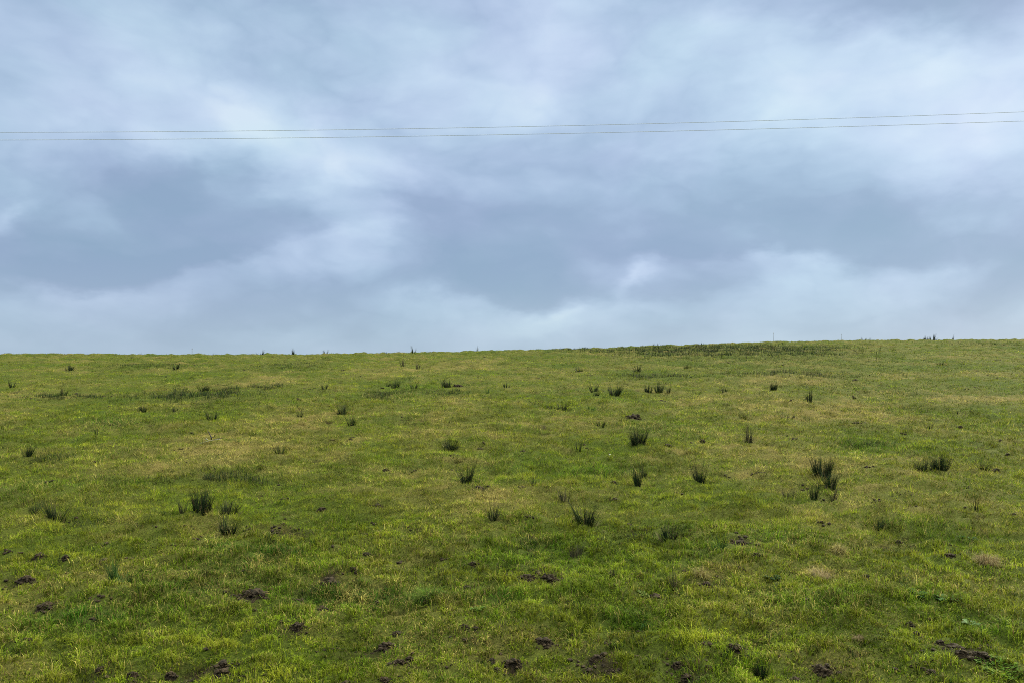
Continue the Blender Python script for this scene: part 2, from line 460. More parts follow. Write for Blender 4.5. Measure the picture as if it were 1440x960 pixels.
RUSHES = [
 # near and middle rows
 (283,726,28,27,70,'d','thick black-green rush tuft, left of the two tufts standing side by side at lower left',.32,14),
 (322,726,22,30,46,'m','spiky open rush tuft right beside the thick black-green one at lower left',.55,6),
 (319,751,22,27,42,'d','spiky rush tuft directly below the side by side pair at lower left',.55,8),
 (52,727,16,14,30,'d','small dark rush tuft at the left end of the low strip near the left edge',.3),
 (78,736,24,26,38,'m','broader fanned rush tuft in the low strip near the left edge',.5),
 (160,821,46,9,16,'g','tall thin green rush spikes standing alone between bare soil spots at lower left',.16),
 (174,821,26,22,12,'g','sparse leaning rush spray just right of the tall thin green spikes',.75,5),
 (257,728,14,14,12,'p','faint tan rush wisps just left of the thick black-green tuft at lower left',.4),
 (39,643,14,14,26,'d','small dark rush tuft near the left edge, halfway up the hill',.4),
 (634,631,15,24,48,'d','wide low dark rush tuft alone near the middle of the field',.55,4),
 (657,680,24,17,38,'d','upright dark rush tuft below the wide low one near the middle',.36),
 (695,734,27,15,20,'m','open pale-footed rush tuft with thin fanned stems, lower middle',.42,6),
 (825,733,27,30,44,'d','spiky fan-shaped rush tuft in the lower middle, largest of its row',.55,8),
 (941,759,20,25,34,'d','dark rush tuft leaning left to right of the lower middle fan-shaped tuft',.45,3),
 (1012,775,16,20,18,'g','green soft rush tuft right of the dark leaning one, beside a soil spot',.55),
 (947,829,20,11,14,'p','small brown-footed rush tuft with few stems in the lower right centre',.36,6),
 (863,822,12,8,12,'m','tiny dark green rush tuft left of the brown-footed one',.35),
 (814,774,12,30,22,'p','low sparse row of thin brownish rush stems under the fan-shaped tuft',.3),
 (1070,951,20,15,36,'d','dark rush tuft cut close at the bottom edge, right of centre',.35),
 (1156,673,28,27,80,'d','big dense black-green rush tuft, tallest on the right side of the field',.30,6),
 (1167,691,24,16,36,'d','dark rush tuft standing just below and right of the big dense one',.36,6),
 (1172,701,12,8,12,'p','small brownish rush tuft lowest of the cluster under the big dense tuft',.35),
 (1143,703,24,10,20,'m','narrow upright rush tuft left below the big dense tuft on the right',.22),
 (1108,701,11,12,12,'p','faint brown rush wisps at the left end of the right-hand cluster',.45),
 (1300,663,22,18,34,'d','left half of the wide broken rush clump on the far right slope',.5),
 (1322,663,22,22,52,'d','darker right half of the wide broken rush clump on the far right slope',.40),
 (1384,665,9,15,18,'m','low dark green rush tuft right of the wide broken clump',.5),
 (1373,723,24,4,4,'d','single thin dark rush stalk near the right edge below the slope strip',.10),
 (1234,745,11,14,20,'m','small green rush tuft in plain grass on the lower right',.4),
 (984,677,22,14,36,'d','narrow dark rush tuft with leaning stems right of centre',.34),
 (897,684,26,9,24,'d','tall narrow rush tuft, nearer of two close to the middle right',.18),
 (906,669,17,7,12,'m','thin rush tuft just behind the tall narrow one at middle right',.24),
 (897,628,20,25,64,'d','big rounded bushy rush tuft in the centre right of the field',.42,10),
 (1052,622,22,16,20,'p','pale see-through rush tuft of straight stems right of the rounded bushy one',.18,8),
 (795,706,18,15,16,'p','pale brown rush tuft with thin stems left above the fan-shaped tuft',.35,4),
 (750,685,12,5,7,'m','few thin rush stems alone in the grass at the middle',.25),
 (814,633,12,7,8,'m','thin rush wisps left of the rounded bushy tuft',.3),
 (845,598,9,11,22,'d','small black rush tuft on open grass above the rounded bushy one',.4),
 (395,639,12,18,20,'m','faint soft rush tuft in the grass left of the middle',.5),
 (298,592,14,16,40,'d','compact black rush tuft above the dead branch',.36),
 (202,579,10,9,22,'d','small black rush tuft left of the compact one, upper left slope',.35),
 (245,578,7,9,16,'d','tiny dark rush tuft between two others on the upper left slope',.4),
 (137,610,9,5,8,'d','thin dark rush stalks alone on bright green grass, upper left',.25),
 (483,584,14,18,44,'d','dark spiky rush tuft, upper of a close pair left of the middle',.45),
 (495,599,14,13,32,'d','dark rush tuft, lower of a close pair left of the middle',.36),
 (421,586,9,10,14,'m','faint green rush tuft left of the close pair',.4),
 (628,545,13,15,52,'d','dense black rush tuft standing against a dark soil heap',.32),
 (581,548,10,10,20,'m','small dark rush tuft left of the one against the soil heap',.38),
 (556,544,12,14,28,'d','dark ragged rush tuft on lush green grass, upper middle',.42),
 (544,542,6,10,14,'m','low rush wisps on the left flank of the ragged upper middle tuft',.5),
 (712,546,9,10,16,'m','small soft rush tuft alone right of the soil heap',.4),
 (685,553,10,4,6,'g','thin green rush stalk on bright grass right of the soil heap',.2),
 (457,549,7,8,14,'d','tiny dark rush tuft above the close pair, upper left of the middle',.4),
 (568,516,9,9,18,'p','brownish rush tuft, left of two small ones just under the skyline',.32),
 (587,519,8,8,16,'p','brownish rush tuft, right of two small ones just under the skyline',.35),
 (836,550,13,13,20,'m','soft dark rush tuft left of the broad pair on the upper slope',.5),
 (839,557,8,10,18,'d','little dark rush tuft at the foot of the soft one, upper slope',.4),
 (864,556,20,24,58,'d','broad black rush tuft, biggest of the row on the upper slope',.46),
 (911,553,11,13,30,'d','dark rush tuft, left of three close together on the upper slope',.4),
 (927,553,16,14,38,'d','tallest middle rush tuft of three close together on the upper slope',.38),
 (939,552,8,7,14,'m','smallest right rush tuft of three close together on the upper slope',.35),
 (791,573,12,19,28,'d','spreading dark rush tuft below the upper slope row',.5),
 (774,573,6,12,14,'m','low rush wisps just left of the spreading dark tuft',.5),
 (832,575,7,13,16,'g','low green rush tuft right of the spreading dark one',.5),
 (815,522,9,13,20,'m','soft rush tuft under the skyline, left of the long crest strip',.42),
 (897,523,12,11,22,'m','soft upright rush tuft just under the long crest strip',.36),
 (965,519,6,6,10,'d','tiny rush tuft right below the long crest strip',.35),
 (1018,553,6,13,14,'m','low wide rush tuft on straw-coloured grass, upper right slope',.5),
 (1087,549,11,15,46,'d','compact black rush tuft on the upper right slope',.36),
 (1138,567,18,9,34,'m','upright narrow dark green rush tuft on the upper right slope',.14),
 (1106,590,10,15,20,'p','brown fading rush tuft on straw grass, right slope',.42,6),
 (1307,604,8,11,14,'m','faint rush tuft on the right slope below the skyline group',.45),
 (1346,581,6,7,8,'p','tiny brown rush wisps on the far right slope',.4),
 (1322,512,5,9,12,'d','tiny dark rush tuft under the skyline at far right',.5),
 (97,522,9,15,30,'d','dark rush tuft just under the skyline near the left edge',.42),
 (248,520,8,13,28,'d','dark low rush tuft under the skyline at the end of a faint strip, left',.45),
 (17,544,10,9,20,'d','small dark rush tuft at the extreme left edge of the upper slope',.4),
 (88,556,9,11,22,'d','dark rush tuft inside the strip on the upper left slope',.42),
 (256,555,8,11,20,'d','small dark rush tuft left of a slightly larger one, upper left',.42),
 (287,552,10,15,34,'d','dark spiky rush tuft at the top of the strip on the upper left',.46),
 # against the sky
 (367,498,9,11,16,'d','spiky rush tuft on the skyline, leftmost of the three left of the middle',.55),
 (413,497.5,9,6,16,'d','upright rush tuft on the skyline, middle of the three left of the middle',.3),
 (458,496.5,8,6,14,'d','small rush tuft on the skyline, right of the three left of the middle',.45),
 (544,494.5,5,7,14,'d','low black rush tuft on the skyline left of a taller spike',.5),
 (581,494,11,6,14,'d','tall pointed rush tuft on the skyline near the middle',.28),
 (670,491.5,10,5,3,'p','two or three hair-thin pale stalks on the skyline at the middle',.25),
 (922,488,9,7,14,'d','small pointed rush tuft on the skyline above the long crest strip',.3),
 (987,486,6,5,10,'d','tiny rush tuft on the skyline above the right part of the crest strip',.35),
 (1217,480.5,7,13,12,'m','soft rush tuft on the skyline right of the thin stakes',.5),
 (1302,479.5,8,9,18,'d','left tuft of the ragged rush group on the right skyline',.4),
 (1312,479.5,9,8,20,'d','right tuft of the ragged rush group on the right skyline',.4),
 (1339,479.5,9,7,7,'d','thin pointed rush tuft on the skyline, rightmost',.42),
]

STRIPS = [  # px, py, half-width px, half-height px, stems, height m, palette, label
 (1025,495.5,178,8,6500,.265,'m','long dark rush strip along the crest right of the middle'),
 (806,493,40,3,360,.22,'m','short dark rush strip on the crest at the middle'),
 (205,516,60,3,420,.17,'m','faint rush strip just under the skyline on the left'),
 (95,558,65,3,420,.18,'m','thin rush strip on the upper left slope near the edge'),
 (285,556,85,8,1300,.20,'m','broad dark rush strip on the upper left slope around the spiky tuft'),
 (372,546,22,4,200,.19,'m','small rush patch right of the broad upper left strip'),
 (405,516,48,4,360,.15,'m','soft rush strip under the skyline left of the middle'),
 (532,556,28,4,240,.18,'m','grey-green rush patch below the ragged upper middle tuft'),
 (628,554,28,3,220,.15,'m','low rush patch below the tuft against the soil heap'),
 (922,531,56,3,360,.20,'p','brown rush strip on the upper slope right of the middle'),
 (1105,528,76,3,520,.20,'p','long brown rush strip on pale grass, upper right slope'),
 (300,677,82,5,420,.17,'m','long low rush strip above the two side by side tufts at lower left'),
 (55,646,55,4,160,.14,'m','thin rush strip near the left edge halfway up'),
 (118,735,30,6,130,.14,'m','low rush strip right of the fanned tuft near the left edge'),
 (890,752,28,5,90,.13,'m','low dark rush patch left of the leaning tuft, lower right centre'),
 (742,760,20,5,60,.12,'m','small rush patch in lush grass at the lower middle'),
 (1216,628,26,3,110,.12,'m','green-black rush hummock above the big dense right-hand tuft'),
 (1400,486,40,3,360,.16,'m','dark rush strip under the skyline at the right edge'),
]

def strip(px, py, hw, hh, n, H, pal, label):
    x, y, d = at(px, py)
    _, y0, _ = at(px, py+hh); _, y1, _ = at(px, py-hh)
    y1 = min(y1, y+12)
    cx, cy, rx, ry = x, (y0+y1)/2, hw*d/F, max(.25, (y1-y0)/2)
    r = np.random.default_rng(int(px+py))
    n = int(n*1.5); m = int(n*2.6)
    a = r.random(m)*2*math.pi; q = r.random(m)**.5*(1+.22*r.normal(0, 1, m))
    X_ = cx+rx*q*np.cos(a); Y_ = cy+ry*q*np.sin(a)
    k = fbm(X_/.9, Y_/.7, 201, 2)+.25*r.random(m) > .08
    X_, Y_ = X_[k][:n], Y_[k][:n]; n = len(X_)
    z0 = float(ground_z(cx, cy))
    Z_ = ground_z(X_, Y_)-.02
    cols = np.array({'m': MD+MD+DK, 'p': PL+DK}[pal])
    c = cols[r.integers(len(cols), size=n)]*(.8+.6*r.random(n))[:, None]
    w = max(.006, (.00036 if py < 497 and n > 2000 else .00034)*d)*(.7+.6*r.random(n))
    v, t, cc = blade_arrays(X_-cx, Y_-cy, Z_-z0, H*(.5+.6*r.random(n)), w, r.random(n)*6.28, np.abs(r.normal(.1, .25, n)), r.random(n)*.4, c, 2)
    o = link('rush_strip', tri_mesh('rush_strip', v, t, cc), M_RUSH, loc=(cx, cy, z0))
    tag(o, label, 'rush strip', 'low strips of rushes', kind='stuff')

# ------------------------------------------------------------------ soil
_ICO = None
def ico():
    global _ICO
    if _ICO is None:
        import bmesh
        bm = bmesh.new(); bmesh.ops.create_icosphere(bm, subdivisions=2, radius=1)
        bm.verts.ensure_lookup_table()
        _ICO = (np.array([v.co[:] for v in bm.verts]), np.array([[v.index for v in f.verts] for f in bm.faces])); bm.free()
    return _ICO

def clod(r, size, flat=.7):
    V, T = ico()
    s = r.integers(10000)
    n = fbm(V[:, 0]*1.3+V[:, 2]*.9+s, V[:, 1]*1.3-V[:, 2]*.7, int(s), 3)
    n2 = noise(V[:, 0]*4+s, V[:, 1]*4+V[:, 2]*4, int(s)+3)
    W = V*(1+.55*n+.22*n2)[:, None]
    W = W*np.array([1+.4*r.random(), .7+.5*r.random(), flat])*size
    a = r.random()*6.28; ca, sa = math.cos(a), math.sin(a)
    W = W @ np.array([[ca, sa, 0], [-sa, ca, 0], [0, 0, 1]])
    return W, T

def mound(px, py, wp, hp, label, name='soil_mound', cat='soil mound', dens=1.0, lumpy=.55):
    """a heap of broken damp soil: a low dome with clods of many sizes thrown on and around it"""
    x, y, d = at(px, py)
    s = d/F
    W = wp*s*1.2; Ht = max(.03, hp*s*lumpy*.75+.02)
    y += W*.2
    z = float(ground_z(x, y))
    r = np.random.default_rng(int(px*3+py*5))
    rx, ry = W*.5, max(W*.36, .05)
    FOOT.append((x, y-ry*.5, rx*1.05, ry*1.5))
    VV = []; TT = []; off = 0
    # dome
    NR, NA = 16, 44
    rows = []
    ph = r.random()*100
    for i in range(NR+1):
        f = i/NR
        for k in range(NA):
            a = k*2*math.pi/NA
            edge = 1+.6*float(fbm(math.cos(a)*1.8+ph, math.sin(a)*1.8, 7, 3))
            bx, by = rx*f*edge*math.cos(a), ry*f*edge*math.sin(a)
            rows.append((bx, by, f))
    D = np.array(rows)
    g = ground_z(x+D[:, 0], y+D[:, 1])-z
    nz = fbm(D[:, 0]/(W*.17)+ph, D[:, 1]/(W*.17), 5, 3)
    hz = Ht*(1-D[:, 2]**2)**.7*(.42+1.25*nz) + Ht*.06 - .03*D[:, 2]**3
    DV = np.stack([D[:, 0], D[:, 1], g+hz], 1)
    DT = []
    for i in range(NR):
        for k in range(NA):
            p = i*NA+k; q = i*NA+(k+1) % NA
            DT.append((p, q, q+NA)); DT.append((p, q+NA, p+NA))
    VV.append(DV); TT.append(np.array(DT)); off = len(DV)
    nclod = int((18+80*min(1, W/.4))*dens)
    for i in range(nclod):
        q = min(1.3, abs(r.normal(0, .82))); a = r.random()*6.28
        bx, by = rx*q*math.cos(a), ry*q*math.sin(a)
        size = W*(.022+.10*r.random()**3)*(1.15-.5*min(q, 1))
        size = max(size, .008)
        top = Ht*max(0, 1-q*q)*.75
        cv, ct = clod(r, size)
        gz = float(ground_z(x+bx, y+by))-z
        cv = cv+np.array([bx, by, gz+top+size*.25])
        VV.append(cv); TT.append(ct+off); off += len(cv)
    o = link(name, tri_mesh(name, np.concatenate(VV), np.concatenate(TT), None, False), M_SOIL, loc=(x, y, z))
    tag(o, label, cat, 'heaps of bare soil thrown up through the grass')
    return o

MOUNDS = [
 (355,843,38,15,'large black soil heap at lower left, widest of the near heaps'),
 (463,825,27,15,'ragged brown-black soil heap right of the large black one'),
 (497,808,11,9,'small round soil heap just right above the ragged one'),
 (451,861,22,9,'dark brown soil heap below the ragged one, lower left of the middle'),
 (416,890,21,13,'crumbly black soil heap lowest of the group at lower left'),
 (516,778,13,8,'small dry brown soil spot above the round heap'),
 (451,719,13,8,'black soil heap with a pale bit at its foot, left of the middle'),
 (531,715,13,4,'flat dark soil spot right of the heap with a pale bit'),
 (350,746,10,7,'small pale-topped soil heap right of the spiky rush tuft'),
 (51,788,17,7,'dark soil heap near the left edge, upper of two'),
 (34,817,24,9,'brown soil heap near the left edge, lower of two'),
 (145,794,20,9,'black soil heap beside the tall thin green rush spikes'),
 (90,790,14,5,'faint soil crumbs between the left edge heap and the rush spikes'),
 (57,853,24,7,'brown low soil scrape under the two left edge heaps'),
 (138,943,12,6,'small dark soil spot close to the bottom left'),
 (238,948,19,13,'brown-black soil heap on the bottom edge at left'),
 (184,951,17,8,'low soil crumbs on the bottom edge left of the brown-black heap'),
 (310,952,25,10,'wide dark soil heap on the bottom edge, left of the middle'),
 (310,937,30,5,'thin flat soil scrape just above the wide bottom heap'),
 (273,763,15,6,'small brown soil spot under the thick rush pair'),
 (665,798,17,7,'brown slanting soil spot at the lower middle, upper of two'),
 (658,825,13,6,'brown soil spot at the lower middle, lower of two'),
 (557,893,17,12,'grey-flecked soil heap slanting right, lower middle'),
 (653,889,12,9,'left one of two black soil lumps side by side, lower middle'),
 (669,889,12,8,'right one of two black soil lumps side by side, lower middle'),
 (541,915,27,11,'broad black soil heap below the slanting one, lower middle'),
 (575,929,12,10,'small black soil heap between the broad ones near the bottom'),
 (560,936,20,8,'dark wide soil heap near the bottom, below the small black one'),
 (722,936,23,16,'solid black soil heap near the bottom, right of the middle pair'),
 (691,933,12,8,'loose soil crumbs just left of the solid black heap'),
 (699,945,9,6,'small dark soil lump under the loose crumbs by the black heap'),
 (486,958,16,8,'dark soil heap cut by the bottom edge left of the middle'),
 (540,959,16,5,'low soil crumbs cut by the bottom edge at the middle left'),
 (742,815,24,10,'left part of the rooted-up soil patch in the lower middle'),
 (774,814,22,16,'taller right part of the rooted-up soil patch in the lower middle'),
 (767,912,26,7,'flat brown soil scrape above the solid black heap'),
 (838,932,21,12,'dark soil heap at the top of the trampled patch near the bottom'),
 (828,949,15,10,'dark soil heap at the left of the trampled patch near the bottom'),
 (862,951,21,10,'black soil heap at the bottom right of the trampled patch'),
 (806,898,11,6,'small brown soil spot above the trampled patch'),
 (952,944,15,9,'round black soil heap near the bottom, right of the trampled patch'),
 (967,959,22,7,'brown soil heap cut by the bottom edge right of the round black one'),
 (1039,930,25,13,'broad brown soil heap with pale grass at its foot near the bottom'),
 (1006,740,12,6,'small black soil heap alone above the green soft rush tuft'),
 (1039,768,23,7,'brown lumpy soil heap right of the green soft rush tuft'),
 (1065,788,11,5,'small flat black soil spot below the brown lumpy heap'),
 (996,826,17,9,'reddish brown soil heap in pale straw grass, right of centre'),
 (922,845,23,8,'brown soil scrape beside a pale leafy weed'),
 (1265,766,9,5,'tiny dark soil spot on the lower right grass'),
 (1338,788,19,6,'dark hollow soil spot left of the dry straw tussock'),
 (1220,818,12,5,'small black soil spot right of the straw patch, lower right'),
 (1283,881,14,10,'brown crumbly soil heap on the lower right'),
 (1291,904,11,8,'small black soil heap at the end of a dark scrape, lower right'),
 (1324,914,14,7,'black soil lump right above the long bottom right heap'),
 (1349,920,29,9,'long black soil heap at the bottom right'),
 (1357,939,20,12,'black lumpy soil heap under the long one at the bottom right'),
 (1383,940,27,14,'brown rough soil heap right of the black lumpy one'),
 (1158,953,25,14,'dark clumpy soil heap on the bottom edge, right of centre'),
 (1120,959,17,7,'low soil heap cut by the bottom edge left of the clumpy one'),
 (1312,959,15,8,'dark soil heap cut by the bottom edge at the right'),
 (644,544,14,10,'black soil heap up the slope standing against a dense rush tuft'),
 (674,693,19,5,'flat black soil heap below the upright rush tuft near the middle'),
 (542,662,12,4,'flat dark soil spot left of the upright middle rush tuft'),
 (635,662,11,4,'flat dark soil spot just left of the upright middle rush tuft'),
 (492,622,7,3,'tiny black soil spot under the close rush pair'),
 (939,629,13,5,'brown soil spot right of the rounded bushy rush tuft'),
 (989,623,10,7,'dark soil heap further right of the rounded bushy rush tuft'),
 (892,589,20,3,'thin dark soil scrape above the rounded bushy rush tuft'),
 (866,702,11,5,'small dark soil heap above the fan-shaped rush tuft'),
 (864,682,7,6,'tiny dark soil heap left of the tall narrow rush tuft'),
 (1401,666,13,5,'dark soil heap right of the low rush tuft on the far right'),
 (1419,641,9,3,'tiny flat black soil spot near the right edge'),
 (1352,600,7,3,'tiny black soil spot high on the right slope'),
]

def loose_soil():
    """crumbs and scraps of earth kicked up all over the trodden turf, far too many to count"""
    r = np.random.default_rng(77)
    VV = []; TT = []; off = 0
    spots = []
    for (cx, cy, rx, ry, a) in BARE:
        for _ in range(int(10*a+60*a*min(1, rx*ry*4))):
            spots.append((cx+r.normal(0, rx*.65), cy+r.normal(0, ry*.65), .008+.022*r.random()**2))
    # scattered scrapes: short broken rows of crumbs
    for _ in range(250):
        d = 7.5*(50/7.5)**r.random(); a = (r.random()*2-1)*.64
        cx, cy = d*math.sin(a), d*math.cos(a); L_ = (.04+.12*r.random())*(1+d*.02); rot = r.normal(0, .35)
        for _ in range(int(3+9*r.random())):
            u = r.normal(0, .5)*L_; v = r.normal(0, .25)*L_
            spots.append((cx+u*math.cos(rot)-v*math.sin(rot), cy+u*math.sin(rot)+v*math.cos(rot), (.008+.013*r.random()**2)*(1+d*.020)))
    base = np.array([clod(r, 1.0, .75)[0] for _ in range(12)]); T0 = ico()[1]
    P = np.array(spots); g = ground_z(P[:, 0], P[:, 1])
    for i, (x, y, s_) in enumerate(spots):
        a = r.random()*6.28; ca, sa = math.cos(a), math.sin(a)
        v = base[r.integers(12)] @ np.array([[ca, sa, 0], [-sa, ca, 0], [0, 0, 1]])*s_
        VV.append(v+np.array([x, y, g[i]+s_*.35])); TT.append(T0+off); off += len(v)
        if r.random() < .5: FOOT.append((x, y-s_*1.5, s_*2.0, s_*4+.02))
    o = link('loose_soil', tri_mesh('loose_soil', np.concatenate(VV), np.concatenate(TT)), M_SOIL)
    tag(o, 'crumbs of dark soil trodden up all over the grass', 'loose soil', kind='stuff')

# ------------------------------------------------------------------ tussocks, weeds and odd things
def tussock(px, py, wp, hp, n, cols, label, lean=.75):
    x, y, d = at(px, py); s = d/F
    W, H = wp*s, hp*s*1.2
    z = float(ground_z(x, y)); r = np.random.default_rng(int(px+py*3))
    a = r.random(n)*6.28; q = np.sqrt(r.random(n))
    bx, by = W*.34*q*np.cos(a), W*.26*q*np.sin(a)
    bz = ground_z(x+bx, y+by)-z-.01
    c = np.array(cols)[r.integers(len(cols), size=n)]*(.6+.7*r.random(n))[:, None]
    v, t, cc = blade_arrays(bx, by, bz, H*(.7+.7*r.random(n)), .005*(.7+.6*r.random(n))*max(1, d/11), a+r.normal(0, .5, n),
                            np.abs(r.normal(lean*.5, .3, n))*(.4+q), r.random(n)*1.1, c, 2)
    o = link('grass_tussock', tri_mesh('grass_tussock', v, t, cc), M_GRASS, loc=(x, y, z))
    tag(o, label, 'grass tussock', 'tussocks of longer grass')

TUSSOCKS = [
 (600,842,48,17,420,[(.10,.20,.03),(.17,.26,.04),(.22,.27,.06)],'bright green spreading grass tussock at the lower middle'),
 (1390,798,34,14,420,[(.36,.28,.14),(.26,.18,.09),(.42,.36,.19)],'dry straw-coloured tussock near the right edge'),
 (1155,812,32,12,380,[(.40,.32,.18),(.30,.22,.12),(.42,.36,.20)],'flattened pinkish straw tussock on the lower right'),
 (1180,780,20,10,200,[(.42,.36,.16),(.30,.24,.10)],'small pale straw tussock above the flattened pinkish one'),
 (987,815,24,12,240,[(.42,.36,.16),(.22,.22,.06),(.30,.22,.10)],'yellow straw tussock behind the reddish brown soil heap'),
 (1208,905,18,8,140,[(.34,.26,.16),(.26,.19,.11)],'small dull pink-brown tussock low on the right'),
 (905,882,15,14,110,[(.04,.10,.02),(.06,.14,.03)],'dark green leafy tussock right of centre near the bottom'),
]

def weed(px, py, wp, n, col, label, seed):
    """rosette of broad blunt leaves lying in the grass"""
    x, y, d = at(px, py); s = d/F
    z = float(ground_z(x, y)); r = np.random.default_rng(seed)
    V = []; T = []; K = []
    R = wp*s*.5
    for i in range(n):
        a = r.random()*6.28; st = R*.75*math.sqrt(r.random())
        ox, oy = st*math.cos(a), st*math.sin(a)
        Lh = (.035+.05*r.random())*(.55 if n > 100 else 1); wd = Lh*(.28+.2*r.random()); up = .15+.7*r.random()
        da = a+r.normal(0, .7); ca, sa = math.cos(da), math.sin(da)
        g = float(ground_z(x+ox, y+oy))-z+.012
        b = len(V); c = np.array(col)*(.7+.6*r.random())
        for (f, wf) in ((0, .25), (.3, .8), (.65, 1), (.9, .6), (1, .1)):
            l = f*Lh; hz = g + l*math.sin(up) - .5*l*f*up
            for sgn, dz in ((-1, .25), (0, 0), (1, .25)):
                ww = sgn*wd*wf
                V.append((ox+ca*l-sa*ww, oy+sa*l+ca*ww, hz+abs(ww)*dz)); K.append(c)
        for k in range(4):
            for j in range(2):
                p = b+k*3+j
                T.append((p, p+1, p+4)); T.append((p, p+4, p+3))
    o = link('broadleaf_weed', tri_mesh('broadleaf_weed', np.array(V), np.array(T), np.array(K), True), M_GRASS, loc=(x, y, z))
    tag(o, label, 'weed', 'broad-leaved weeds')

WEEDS = [
 (906,841,14,22,(.15,.22,.045),'pale leafy weed beside the brown soil scrape, right of centre'),
 (1335,846,32,46,(.05,.125,.02),'dark green broad-leaved weed patch on the lower right'),
 (1292,838,24,34,(.045,.105,.030),'low dark leafy weed left of the broad-leaved patch'),
 (1088,818,14,20,(.030,.070,.026),'blackish green leafy weed beside the flattened straw tussock'),
 (1405,950,70,260,(.105,.20,.022),'light green clover-like weed mat at the bottom right corner'),
 (672,861,14,16,(.12,.20,.035),'grey-green rosette weed in lush grass at the lower middle'),
 (1365,877,16,20,(.12,.20,.07),'small light green weed near the right edge'),
 (408,780,20,22,(.035,.085,.03),'dark leafy weed in lush grass left of the middle'),
 (1360,757,26,28,(.04,.10,.03),'dark green weed patch on the right below the slope'),
]

def tube(path, radii, sides=6):
    V = []; T = []
    P = [Vector(p) for p in path]
    for i, p in enumerate(P):
        t = (P[min(i+1, len(P)-1)]-P[max(i-1, 0)]).normalized()
        u = t.cross(Vector((0, 0, 1)) if abs(t.z) < .9 else Vector((1, 0, 0))).normalized(); w = t.cross(u)
        for k in range(sides):
            a = k*2*math.pi/sides
            q = p + (u*math.cos(a)+w*math.sin(a))*radii[i]; V.append(q[:])
    n = len(P)
    for i in range(n-1):
        for k in range(sides):
            a = i*sides+k; b = i*sides+(k+1) % sides
            T.append((a, b, b+sides)); T.append((a, b+sides, a+sides))
    for e, o in ((0, 1), ((n-1)*sides, -1)):
        for k in range(1, sides-1):
            T.append((e, e+k+1, e+k) if o == 1 else (e, e+k, e+k+1))
    return np.array(V), np.array(T)

def join(parts):
    VV = []; TT = []; off = 0
    for v, t in parts: VV.append(v); TT.append(t+off); off += len(v)
    return np.concatenate(VV), np.concatenate(TT)

def odd_things():
    # dead branch on the straw patch
    x, y, d = at(298, 623); z = float(ground_z(x, y)); s = d/F
    mw = plain_mat('weathered_wood', (.045, .035, .028), .8)
    mp = plain_mat('bleached_twig', (.42, .38, .30), .8)
    gz = lambda a, b: float(ground_z(x+a, y+b))-z
    br = tube([(0, 0, gz(0, 0)+.01), (-.03, .02, .10), (-.085, .03, .19), (-.12, .02, .25)], [.016, .014, .010, .004])
    b2 = tube([(-.02, .02, .07), (.05, -.02, .10), (.10, -.05, .15)], [.010, .007, .003])
    b3 = tube([(.01, 0, .02), (.12, .06, gz(.12, .06)+.04), (.24, .04, gz(.24, .04)+.05)], [.014, .010, .004])
    o = link('dead_branch', tri_mesh('dead_branch', *join([br, b2, b3]), None, True), mw, loc=(x, y, z))
    tag(o, 'dark forked dead branch sticking up from straw-coloured grass at left', 'dead branch')
    tw = []
    for (a0, b0, a1, b1, hh) in ((-.25, -.04, -.02, .02, .05), (-.20, .05, -.06, -.05, .07), (-.12, -.10, .03, .0, .05), (.02, -.05, .2, -.02, .04)):
        tw.append(tube([(a0, b0, gz(a0, b0)+.03), ((a0+a1)/2, (b0+b1)/2, gz(a0, b0)+hh), (a1, b1, gz(a1, b1)+.03)], [.006, .009, .005]))
    link('twig', tri_mesh('twig', *join(tw), None, True), mp, parent=o)
    # pale stone
    x, y, d = at(858, 639); z = float(ground_z(x, y))
    r = np.random.default_rng(3); v, t = clod(r, .022, .7)
    o = link('stone', tri_mesh('stone', v, t, None, True), plain_mat('pale_stone', (.55, .55, .42), .8), loc=(x, y, z+.035))
    tag(o, 'small white stone in green grass left below the rounded bushy rush tuft', 'stone')
    # thin stakes on the skyline
    ms = plain_mat('grey_stake', (.20, .20, .21), .7)
    for (px, py, hp, tilt, label) in ((270, 498.5, 10, .01, 'thin stake on the skyline at the left, short and alone'),
                                (1088, 482, 15, -.015, 'taller one of the thin stakes on the right skyline'),
                                (1183.5, 480.5, 11, .02, 'shorter thin stake right of the taller one on the skyline')):
        x, y, d = at(px, py); z = float(ground_z(x, y)); H = hp*d/F
        v, t = tube([(0, 0, -.15), (tilt*H*.4, 0, H*.5), (tilt*H, 0, H)], [.011, .011, .009])
        o = link('fence_stake', tri_mesh('fence_stake', v, t, None, True), ms, loc=(x, y, z))
        tag(o, label, 'fence stake', 'thin stakes on the skyline')
        # step-in foot and insulator clip
        v, t = tube([(tilt*H*.85-.03, 0, H*.86), (tilt*H*.85+.03, 0, H*.86)], [.012, .012])
        link('clip', tri_mesh('clip', v, t, None, True), ms, parent=o)
    # overhead wires, sagging between poles far outside the picture
    mwire = plain_mat('aluminium_wire', (.46, .48, .52), .5, .1)
    D = 30.0
    for (q0, q1, q2, dep, label) in ((186.5, -.0015, -1.2926e-5, D, 'upper thin overhead wire crossing the whole cloudy sky'),
                              (197.3, -.00306, -1.08e-5, D-.25, 'lower thin overhead wire crossing the whole cloudy sky')):
        path = []
        for xx in np.linspace(-1500, 2900, 120):
            yy = q0+q1*xx+q2*xx*xx
            dx, dy, dz = ray(xx, yy)
            k = dep/float(dy)
            path.append((float(dx)*k, dep, CAM_Z+float(dz)*k))
        v, t = tube(path, [.0078]*len(path), 6)
        v0 = v.mean(0)
        o = link('overhead_wire', tri_mesh('overhead_wire', v-v0, t, None, True), mwire, loc=tuple(v0))
        tag(o, label, 'overhead wire', 'pair of overhead wires')

